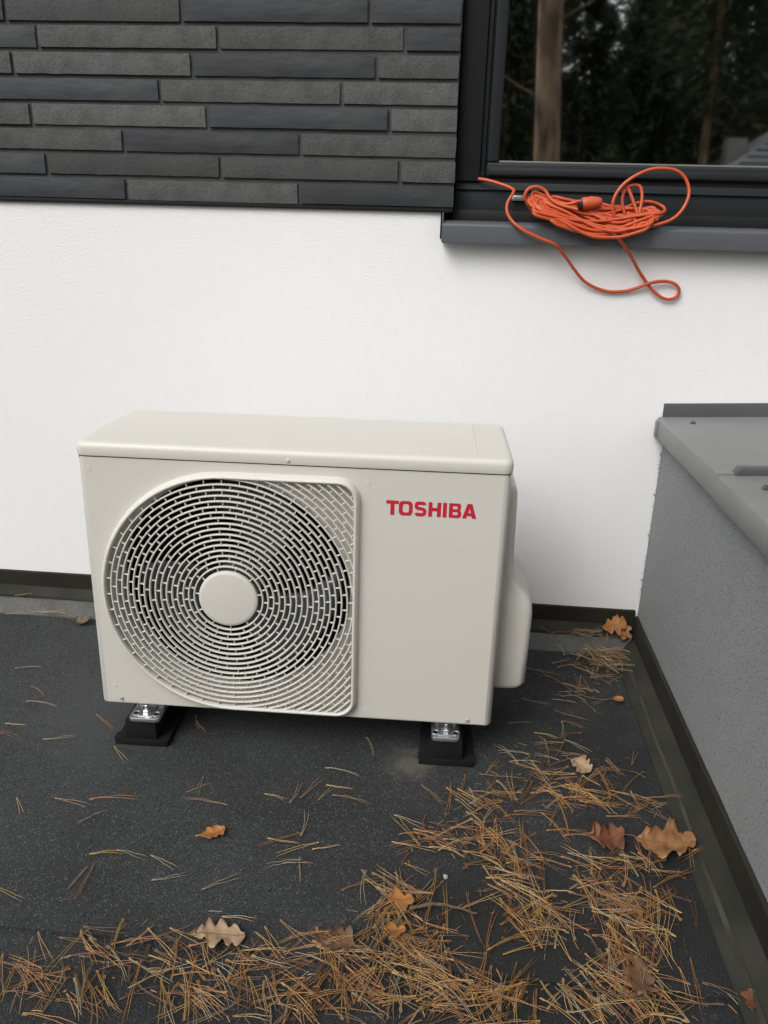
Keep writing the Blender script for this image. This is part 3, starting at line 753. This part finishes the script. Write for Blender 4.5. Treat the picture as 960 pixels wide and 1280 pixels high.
# ================================================================== LITTER
random.seed(77)
NM = [M['needle_orange'], M['needle_tan'], M['needle_brown'], M['needle_yellow'], M['needle_grey']]
def needle_geo(q, mi=0, Lm=None, xf=None):
    """a fallen fascicle: two curved needles joined at a short sheath."""
    L = Lm or random.uniform(.050, .092); bend = random.uniform(-.25, .25); spread = random.uniform(.02, .16)
    for s in (-1, 1):
        P = []; Ls = L*random.uniform(.88, 1.0)
        for k in range(6):
            f = k/5; x = Ls*f-L/2; y = s*(.0004+spread*.5*Ls*f)+bend*Ls*(f*f-.2)*.9; z = .0009+.0035*math.sin(f*math.pi)*random.uniform(.2, 1)
            p = Vector((x, y, z)); P.append(xf @ p if xf else p)
        q.tube(P, lambda f: (.00044)*(1 if f < .8 else 1-.6*(f-.8)/.2), 4, mi)
    P = [Vector((-L/2+.007*k/2, 0, .001)) for k in range(3)]
    q.tube([xf @ p if xf else p for p in P], .0005, 4, mi)
protos = []
for mi in range(5):
    for _ in range(4):
        q = MB(); needle_geo(q); o = q.build('pine_needle', NM[mi], None, smooth=60, link=False); protos.append(o.data)
# clusters in the litter: centre and spread as seen in the photograph, laid on the roof
CL = [  # px, py, rx, ry, count, direction bias (deg) or None
    (20,1215,60,28,40,None),(110,1190,50,22,40,15),(95,1250,60,25,46,60),(215,1195,70,22,64,10),(220,1245,60,24,56,50),(330,1205,60,24,66,20),(340,1250,70,26,84,None),
    (420,1195,55,26,66,15),(450,1235,55,30,86,None),(500,1120,34,26,60,60),(500,1170,40,30,80,None),(545,1215,50,32,96,40),(560,1255,60,24,84,None),(630,1240,40,28,58,120),
    (560,1050,55,18,66,10),(605,1010,42,24,62,60),(625,1060,42,26,66,None),(650,1110,42,30,80,50),(655,1150,36,26,66,None),(690,1170,40,22,28,None),
    (700,985,40,24,50,150),(735,1005,46,20,56,20),(760,965,30,22,26,150),(690,940,36,18,22,None),(800,1015,36,16,26,None),
    (770,1085,46,20,54,None),(750,1130,42,24,70,20),(800,1140,46,24,66,None),(790,1170,30,22,50,100),(775,1215,36,28,84,100),(800,1250,44,26,84,60),(850,1090,26,18,20,40),
    (725,1250,32,22,38,60),(745,845,32,24,40,None),(762,812,24,18,80,20),(735,790,36,10,60,10),(775,830,20,16,60,None),(748,800,22,10,50,None),(720,870,24,20,22,None),(710,905,34,20,14,None),(650,985,26,20,20,None),
    (640,945,26,16,8,None),(380,1060,36,24,12,None),(245,995,24,16,6,60),(395,985,34,14,6,None),(700,830,24,12,10,20),(860,1240,26,24,5,60),(880,1130,16,34,4,None),
    (840,955,26,18,7,30),(905,1100,22,40,8,70),(825,900,12,30,5,60),(200,747,60,4,0,None),(60,745,50,5,9,5),(35,770,35,4,8,5),(60,750,30,6,4,None),
]
SC_ONE = [(97,1100,100),(90,1005,15),(25,1010,50),(145,998,-20),(115,1022,-50),(135,1068,-15),(165,1070,15),(205,1080,25),(212,1100,-10),(278,1105,-35),(105,1108,85),(8,1118,20),(372,992,-70),(345,998,15),
          (392,985,-60),(383,1030,-80),(355,1055,15),(375,1090,75),(410,1062,-8),(440,1000,10),(250,985,85),(262,1045,-10),(50,865,25),(38,835,-20),(55,880,-5),(5,918,5),(75,925,-5),(132,905,40),(150,945,50),(245,905,75),
          (250,910,60),(20,908,8),(430,965,0),(465,935,60),(300,1150,0),(455,1105,-30),(870,1235,95),(905,1240,20),(900,1105,-50),(835,1185,95),(880,1075,-10),(690,850,30),(650,905,-20),(670,880,30),(615,960,-60)]
items = []
for cx, cy, rx, ry, n, bias in CL:
    for _ in range(int(n*(.40 if cx < 400 else .44))):
        px = random.gauss(cx, rx*.62); py = random.gauss(cy, ry*.62)
        ang = random.uniform(0, 360) if bias is None or random.random() < .45 else -bias+random.gauss(0, 28)
        dens = min(1, n/(rx*ry)*16)
        items.append((px, py, ang, dens))
for px, py, a in SC_ONE: items.append((px, py, -a, 0))
placed = []
for px, py, ang, dens in items:
    p = at_z(px, py)
    if p.y < -1.30 or p.x > XP-.028 or (p.x > XP-.06 and random.random() < .4): continue
    if UX-.01 < p.x < UX+W_+.02 and UY-.03 < p.y < UY+D_ and dens > 0: continue
    z = .0025
    if p.y > -.055:
        p = at_z(px, py, .042); z = .044
        if p.y > -.018: continue
        if p.y < -.055: z = .012
    elif p.y > -.085: z = .012
    if p.x > XP-.065: z = .014
    if p.y < -1.02: z -= .005
    placed.append((p.x, p.y, z+random.random()**2*.010*dens, R(ang), random.gauss(0, .07+.08*dens)))
random.shuffle(placed)
def key(t): return (Vector(t[:3])-CAM).length + (0 if True else 0)
vis = [t for t in placed if -1.24 < t[1]]
iso = set(id(t) for t in placed[-0:]) if False else set()
# loose ones lying apart come first, then the nearest: 300 needles of their own, the rest one litter mass
def crowd(t): return sum(1 for o in placed if abs(o[0]-t[0]) < .03 and abs(o[1]-t[1]) < .03)
vis.sort(key=lambda t: (min(crowd(t), 7), key(t)))
solo, rest = vis[:300], vis[300:]+[t for t in placed if t[1] <= -1.24]
PAL = [0, 0, 0, 1, 1, 2, 2, 2, 3, 4]
for i, (x, y, z, a, tl) in enumerate(solo):
    fam = random.choice(PAL) if y < -.55 else random.choice([1, 2, 2, 4, 4])
    if x < .45 and y > -.95: fam = random.choice([1, 1, 4, 4, 0])
    o = bpy.data.objects.new('pine_needle', protos[fam*4+random.randrange(4)])
    o.location = (x, y, z); o.rotation_euler = (tl*.3, tl*.5, a); s = random.uniform(.85, 1.15); o.scale = (s, s, s); COL.objects.link(o)
    hue = ('orange brown', 'tan', 'dark brown', 'yellowish', 'greyish')[fam]
    if y > -.16 and x < .1: where = 'at the wall foot beside the unit'
    elif y > -.55 and x > .6: where = 'in the corner between unit and parapet'
    elif y > -.55: where = 'on bare bitumen beside the fan end of the unit'
    elif x > .93: where = 'close along the foot of the parapet'
    elif x > .48: where = 'in front of the lettered end of the unit'
    elif y > -.93: where = 'on bare bitumen in front of the fan grille'
    else: where = 'by the sheet seam in the needle band'
    tag(o, hue+' pine needle pair lying '+where, 'pine needle', 'loose pine needles '+where)
q = MB()
for x, y, z, a, tl in rest:
    fam = random.choice(PAL) if y < -.5 else random.choice([1, 2, 2, 4, 4])
    needle_geo(q, fam, None, Matrix.Translation((x, y, z)) @ Matrix.Rotation(a, 4, 'Z') @ Matrix.Rotation(tl*.5, 4, 'Y') @ Matrix.Rotation(random.uniform(-.3, .3), 4, 'X'))
for x, y, z, a, tl in placed:                # broken bits, bud scales and bark crumbs between the needles
    if y < -.3 and x < .45 and y > -.95: continue
    for _ in range(1 if random.random() < .75 else 2):
        c = Vector((x+random.gauss(0, .03), y+random.gauss(0, .02), max(.001, z-.003)))
        if c.x > XP-.05: continue
        if random.random() < .6:
            d = Vector((math.cos(a*3), math.sin(a*3), random.uniform(-.1, .1)))*random.uniform(.004, .011)
            q.tube([c-d, c+Vector((0, 0, .0006)), c+d], .0005, 3, random.choice((0, 2, 2, 4)))
        else:
            h = random.uniform(.0012, .003)
            q.add([c+Vector((random.uniform(-h, h), random.uniform(-h, h), random.uniform(0, h*.6))) for _ in range(4)], [(0,1,2),(0,2,3),(0,3,1),(1,3,2)], random.choice((2, 2, 0)))
tag(q.build('pine_needle_litter', NM, None, smooth=60), 'drifts of brown pine needles matted together on the roof', 'needle litter', kind='stuff')

def leaf(px, py, length, width, rot, mm, label, lobes=4, curl=.25, z=.004, seed=0, depth=.32, fold=0.25, tilt=0):
    """a dry oak leaf: lobed outline filled by rows across the midrib, cupped, twisted and crinkled."""
    rnd = random.Random(seed*7+1)
    q = MB(); n = 44; m_ = 6; vs = []; fs = []
    am = [rnd.uniform(.75, 1.2) for _ in range(14)]
    k = 2*m_+1
    for i in range(n+1):
        f = i/n
        env = (math.sin(math.pi*min(1, f**.75))**.55)*(.70+.45*f) if 0 < f < 1 else .03
        for j in range(-m_, m_+1):
            s = j/m_; ph = (.18 if s > 0 else -.12)+seed*.07
            u = (f+.10*mnoise.noise(Vector((f*3.3, .5 if s > 0 else 7.5, seed*1.9))))*lobes+ph+.3*mnoise.noise(Vector((seed*3.1, 2 if s > 0 else 5, 1))); lob = 1-depth*1.5*(.5+.5*math.cos(2*math.pi*u))**1.6
            lob *= am[int(max(0, u)) % 7 + (7 if s > 0 else 0)] if .06 < f < .9 else 1
            lob = max(.18, lob)
            hw = width*.62*env*lob*(1+.10*mnoise.noise(Vector((f*30, s, seed))))
            x = length*(f-.5)+abs(s)**1.3*width*.16*(1-f); y = s*hw+.10*width*math.sin(f*3.4+seed)
            zz = curl*length*((f-.5)**2*1.0-.08)+fold*abs(s)**1.5*hw*(1 if s > 0 else .55)
            zz += length*(.12*mnoise.noise(Vector((x*32, y*32, seed*2.3)))+.05*mnoise.noise(Vector((x*85, y*85, seed*1.3))))*(.35+abs(s))
            zz += .04*width*s*math.sin(f*3+seed*1.7)
            vs.append((x, y, zz))
    for i in range(n):
        for j in range(k-1): fs.append((i*k+j, (i+1)*k+j, (i+1)*k+j+1, i*k+j+1))
    mn = sorted(v[2] for v in vs)[len(vs)//12]
    q.add([(a, b, max(c-mn, -.002)) for a, b, c in vs], fs)
    lf = q.build('oak_leaf', mm, None, smooth=60)
    md = lf.modifiers.new('thick', 'SOLIDIFY'); md.thickness = .0005
    p = at_z(px, py, z); lf.location = (p.x, p.y, z+.0022); lf.rotation_euler = (Matrix.Rotation(R(tilt), 3, 'X') @ Matrix.Rotation(R(rot), 3, 'Z')).to_euler()
    P = [Vector(q.v[int(t/9*(n-1))*k+m_])+Vector((0, 0, .0006)) for t in range(10)]
    st = [P[0]+Vector((-length*.16, length*.03*math.sin(seed), .002)), P[0]+Vector((-length*.07, 0, .001))]
    q2 = MB(); q2.tube(st+P, lambda f: .0010*(1-.65*f), 5)
    q2.build('midrib', M['leaf_brown'], lf, smooth=60)
    tag(lf, label, 'leaf', 'fallen oak leaves on the roof'); return lf
leaf(272, 1171, .082, .048, 12, M['leaf_tan'], 'pale tan lobed oak leaf lying flat at the edge of the needle band', 4, .12, seed=1, fold=.12)
leaf(266, 1043, .045, .028, 40, M['leaf_orange'], 'small orange oak leaf alone on bare bitumen with a needle at its stem', 3, .2, seed=2, depth=.25)
leaf(420, 1181, .066, .050, 168, M['leaf_brown'], 'brown curled leaf with raised tips beside the dense needle pile', 3, .45, seed=3, fold=.35, depth=.2)
leaf(757, 1049, .068, .066, 8, M['leaf_red'], 'rusty red brown leaf lying against the big amber leaf', 3, .55, seed=4, fold=.4, depth=.3)
leaf(830, 1056, .102, .082, -10, M['leaf_amber'], 'largest amber leaf, crumpled and raised, near the parapet', 3, .40, z=.006, seed=5, fold=.30, depth=.22)
leaf(866, 1060, .044, .052, 60, M['leaf_amber'], 'small amber leaf curled up against the largest amber leaf', 2, .8, seed=6, fold=.5, depth=.2)
leaf(725, 960, .048, .052, -30, M['leaf_tan'], 'pale tan leaf in needles in front of the valve cover side', 3, .4, seed=7, fold=.3)
leaf(500, 1127, .042, .036, 20, M['leaf_orange'], 'orange leaf half buried in needles in front of the unit', 2, .4, z=.012, seed=8, fold=.2)
leaf(493, 1164, .034, .024, 10, M['leaf_orange'], 'little yellowish orange leaf below a larger orange leaf in the needles', 2, .5, z=.014, seed=9)
leaf(797, 1227, .066, .046, 70, M['leaf_brown'], 'dark brown leaf buried under needles at the parapet end', 3, .4, z=.006, seed=10)
leaf(767, 783, .064, .052, 5, M['leaf_orange'], 'orange leaf lying on the wall upstand in the corner', 3, .2, z=.066, seed=11, fold=.12, tilt=38)
leaf(781, 793, .046, .040, 60, M['leaf_orange'], 'orange leaf fallen just below another orange leaf in the corner', 2, .3, z=.050, seed=12, fold=.2, tilt=35)
leaf(772, 876, .026, .020, 12, M['leaf_orange'], 'tiny orange leaf scrap on needles near the corner', 2, .5, z=.010, seed=13, depth=.1)
leaf(101, 779, .046, .034, 15, M['leaf_dull'], 'dull brown dry leaf at the wall foot beside the unit', 2, .9, z=.004, seed=14, fold=.6)
leaf(938, 1252, .034, .024, 80, M['leaf_red'], 'small dark red leaf scrap at the parapet foot', 2, .4, z=.012, seed=15)
# twigs
def twig(P, label, rad=.0026):
    Q = catmull([at_z(x, y, z) for x, y, z in P], 5); c = Q[0].copy(); q = MB()
    for i, p in enumerate(Q): p.z += .001*math.sin(i*1.7)
    q.tube([p-c for p in Q], lambda f: rad*(1-.5*f)*(1+.18*math.sin(f*31)), 7)
    o = q.build('twig', M['twig'], None, smooth=60); o.location = c
    for k in range(4):
        i = int((k+1)*len(Q)/5.5); b = Q[i]-c; d = Vector((math.cos(k*2.3), math.sin(k*2.3), .15))*.014
        q = MB(); q.tube([b, b+d*.5+Vector((0,0,.001)), b+d], lambda f: rad*.4*(1-.6*f), 5); q.build('spur', M['twig'], o)
    tag(o, label, 'twig', 'twigs in the litter')
twig([(512,1136,.010),(540,1130,.012),(565,1133,.012),(596,1142,.008)], 'knobbly brown twig in needles in front of the lettered end of the unit', .0034)
twig([(672,838,.006),(695,850,.007),(715,863,.008),(740,873,.007),(765,874,.006)], 'thin grey twig slanting towards the tiny orange scrap', .0024)
twig([(905,1256,.004),(850,1252,.003),(790,1246,.008),(700,1232,.01)], 'thin dark twig along the sheet seam near the parapet', .0014)
# pale stone chips
def chip(px, py, s, z, label):
    q = MB(); bm = bmesh.new(); bmesh.ops.create_icosphere(bm, subdivisions=1, radius=s)
    for v in bm.verts: v.co *= random.uniform(.65, 1.15); v.co.z *= .7
    q.add([v.co.copy() for v in bm.verts], [tuple(v.index for v in f.verts) for f in bm.faces]); bm.free()
    o = q.build('stone_chip', M['chip']); p = at_z(px, py, z); o.location = (p.x, p.y, z+s*.4); tag(o, label, 'stone chip', 'pale stone chips on the roof')
chip(557, 1097, .0055, .001, 'round whitish pebble among sparse needles in front of the unit')
chip(793, 810, .0055, .008, 'white chip on the corner lap below the orange leaves')
chip(781, 771, .0050, .062, 'pale chip on the wall upstand above the corner leaves')
chip(763, 825, .0040, .004, 'tiny pale chip in the dense corner needles')
chip(822, 874, .0032, .013, 'tiny white chip alone at the parapet foot')

# ================================================================== WOOD AND HOUSE SEEN MIRRORED IN THE PANE
random.seed(41)
def trunk_mesh(h, r0, lean, parent):
    q = MB(); P = [(lean*z+.02*math.sin(z*.9), .03*math.sin(z*.7+1), z) for z in [h*k/16 for k in range(17)]]
    q.tube(P, lambda f: r0*(1.25-.25*min(1, f*6))*(1-.72*f), 14); return q.build('trunk', M['bark'], parent, smooth=60), P
def crown_mesh(h, base, rad, n, shape, size):
    q = MB()
    for _ in range(n):
        f = random.random()**.8; z = base+(h-base)*f
        rr_ = rad*((1-f)**.7 if shape == 'cone' else math.sin(math.pi*(.12+.86*f))**.6)
        a = random.uniform(0, 2*math.pi); lobes = .62+.38*math.sin(a*3+z*2.1)*math.sin(z*3.3+a)
        rr_ *= lobes*random.random()**.45
        c = Vector((rr_*math.cos(a), rr_*math.sin(a), z-.25*rr_))
        d = Vector((math.cos(a), math.sin(a), random.uniform(-.5, .35))).normalized(); s = d.cross(Vector((random.uniform(-1, 1), random.uniform(-1, 1), 1))).normalized()
        L, w_ = size*random.uniform(.6, 1.4), size*random.uniform(.10, .24)
        q.add([c-d*L/2, c+s*w_, c+d*L/2+Vector((0, 0, -.05)), c-s*w_], [(0, 1, 2, 3)])
    return q
CR = [crown_mesh(12, 1.0, 2.5, 13000, 'cone', .26), crown_mesh(10, .6, 2.4, 12000, 'cone', .24), crown_mesh(13, 8.2, 2.6, 5000, 'round', .28), crown_mesh(5, .3, 1.9, 6000, 'round', .18)]
CRM = [c.build('crown', M['foliage_pale'] if i == 3 else M['foliage'], None, link=False).data for i, c in enumerate(CR)]
def tree(name, x, y, kind, h, r0, lean, label, group, sc=1.0):
    rt = tag(empty(name, (x, y, -3.4), random.uniform(0, 6) if lean == 0 else 0), label, 'tree', group)
    tr, P = trunk_mesh(h, r0, lean, rt)
    cr = bpy.data.objects.new('crown', CRM[kind]); cr.parent = rt; cr.scale = (sc, sc, sc); COL.objects.link(cr)
    if kind == 2:
        for k in range(4):
            z = 4.4+.5*k+random.uniform(0, .3); a = random.uniform(-.5, .9)+k*1.9; q = MB()
            b = Vector((lean*z, 0, z)); d = Vector((math.cos(a), math.sin(a), .45))
            q.tube([b, b+d*.3, b+d*random.uniform(.5, .9)+Vector((0, 0, .06))], lambda f: .013*(1-.75*f), 6); q.build('branch', M['bark'], rt, smooth=60)
    return rt
tree('pine_tree', 1.66, -6.4, 2, 13.5, .165, -.07, 'thick reddish pine trunk mirrored large in the window pane', 'trees mirrored in the window')
tree('pine_tree', 5.75, -17.0, 2, 13.5, .12, -.04, 'slim pale pine trunk mirrored beside the grey hipped roof', 'trees mirrored in the window', .84)
tree('pine_tree', .55, -19, 2, 12.0, .12, .01, 'thin distant pine trunk mirrored at the edge of the pane', 'trees mirrored in the window', 1.0)
tree('shrub_tree', 3.6, -15.5, 3, 3.5, .05, 0, 'yellowing bush mirrored low in the pane between two pine trunks', 'trees mirrored in the window', 1.15)
tree('shrub_tree', 7.6, -24.5, 3, 5.5, .06, 0, 'yellowing tree mirrored behind the grey hipped roof', 'trees mirrored in the window', 1.7)
spr = [(-1.5,-14),(1.2,-15),(3.0,-18),(4.6,-21),(6.4,-24),(0.0,-20),(2.0,-23),(-3.5,-17),(9.2,-26),(3.8,-28),(6.9,-30),(11.5,-24),(-6.5,-14),(-5.5,-21),(.8,-28),(9.5,-33),(14,-28),(-9,-18),(-2.6,-25),(5.2,-34),(-.8,-31),(2.6,-33),(8.3,-38),(.2,-37),(4.0,-40),(11,-38),(6.5,-41),(2.2,-19.5),(-.6,-16.5),(5.6,-26.5),(7.4,-26.2),(6.2,-22.3),(8.8,-27.5),(7.0,-28),(10.2,-29),(4.9,-18.9),(9.6,-35),(12.5,-31),(7.7,-33.5),(1.6,-25.5),(8.0,-29.5)]
for i, (x, y) in enumerate(spr):
    tree('spruce_tree', x, y, i % 2, 9, .12, 0, 'dark dense conifer standing in the wood mirrored in the pane', 'dark conifers mirrored in the window', random.uniform(.85, 1.2))
# neighbouring house with a hipped tile roof
NH = tag(empty('neighbour_house', (10.14, -21.5, -3.4)), 'house with a grey hipped tile roof mirrored low in the pane', 'house')
boxo('wall', (-4.0, -3.5, 0), (6, 3.2, 5.3), M['house_render'], NH)
q = MB(); E0, E1 = (-4.6, 3.8, 5.25), (6.6, -4.1, 5.25)
q.add([(-4.6,3.8,5.2),(6.6,3.8,5.2),(6.6,-4.1,5.2),(-4.6,-4.1,5.2),(-.9,-.15,7.6),(3.0,-.15,7.6)], [(0,1,5,4),(1,2,5),(2,3,4,5),(3,0,4),(0,3,2,1)])
rf = q.build('roof', M['roof_tile'], NH)
n_ = 14
for k in range(n_):                        # tile courses on the slope that faces us
    f0 = k/n_; f1 = (k+1.06)/n_
    def pt(f, side): 
        x = (-4.6+3.7*f) if side == 0 else (6.6-3.6*f); return Vector((x, 3.8-3.95*f, 5.2+2.4*f))
    up = Vector((0, .52, .85)); q = MB()
    a, b, c, d = pt(f0, 0)+up*.07, pt(f0, 1)+up*.07, pt(min(f1, 1), 1)+up*.02, pt(min(f1, 1), 0)+up*.02
    q.add([a, b, c, d, pt(f0, 0), pt(f0, 1)], [(0,1,2,3),(4,5,1,0)]); q.build('tile_course', M['roof_tile'], rf)
boxo('chimney', (-3.1, .3, 5.6), (-2.65, .75, 6.8), M['house_render'], rf)
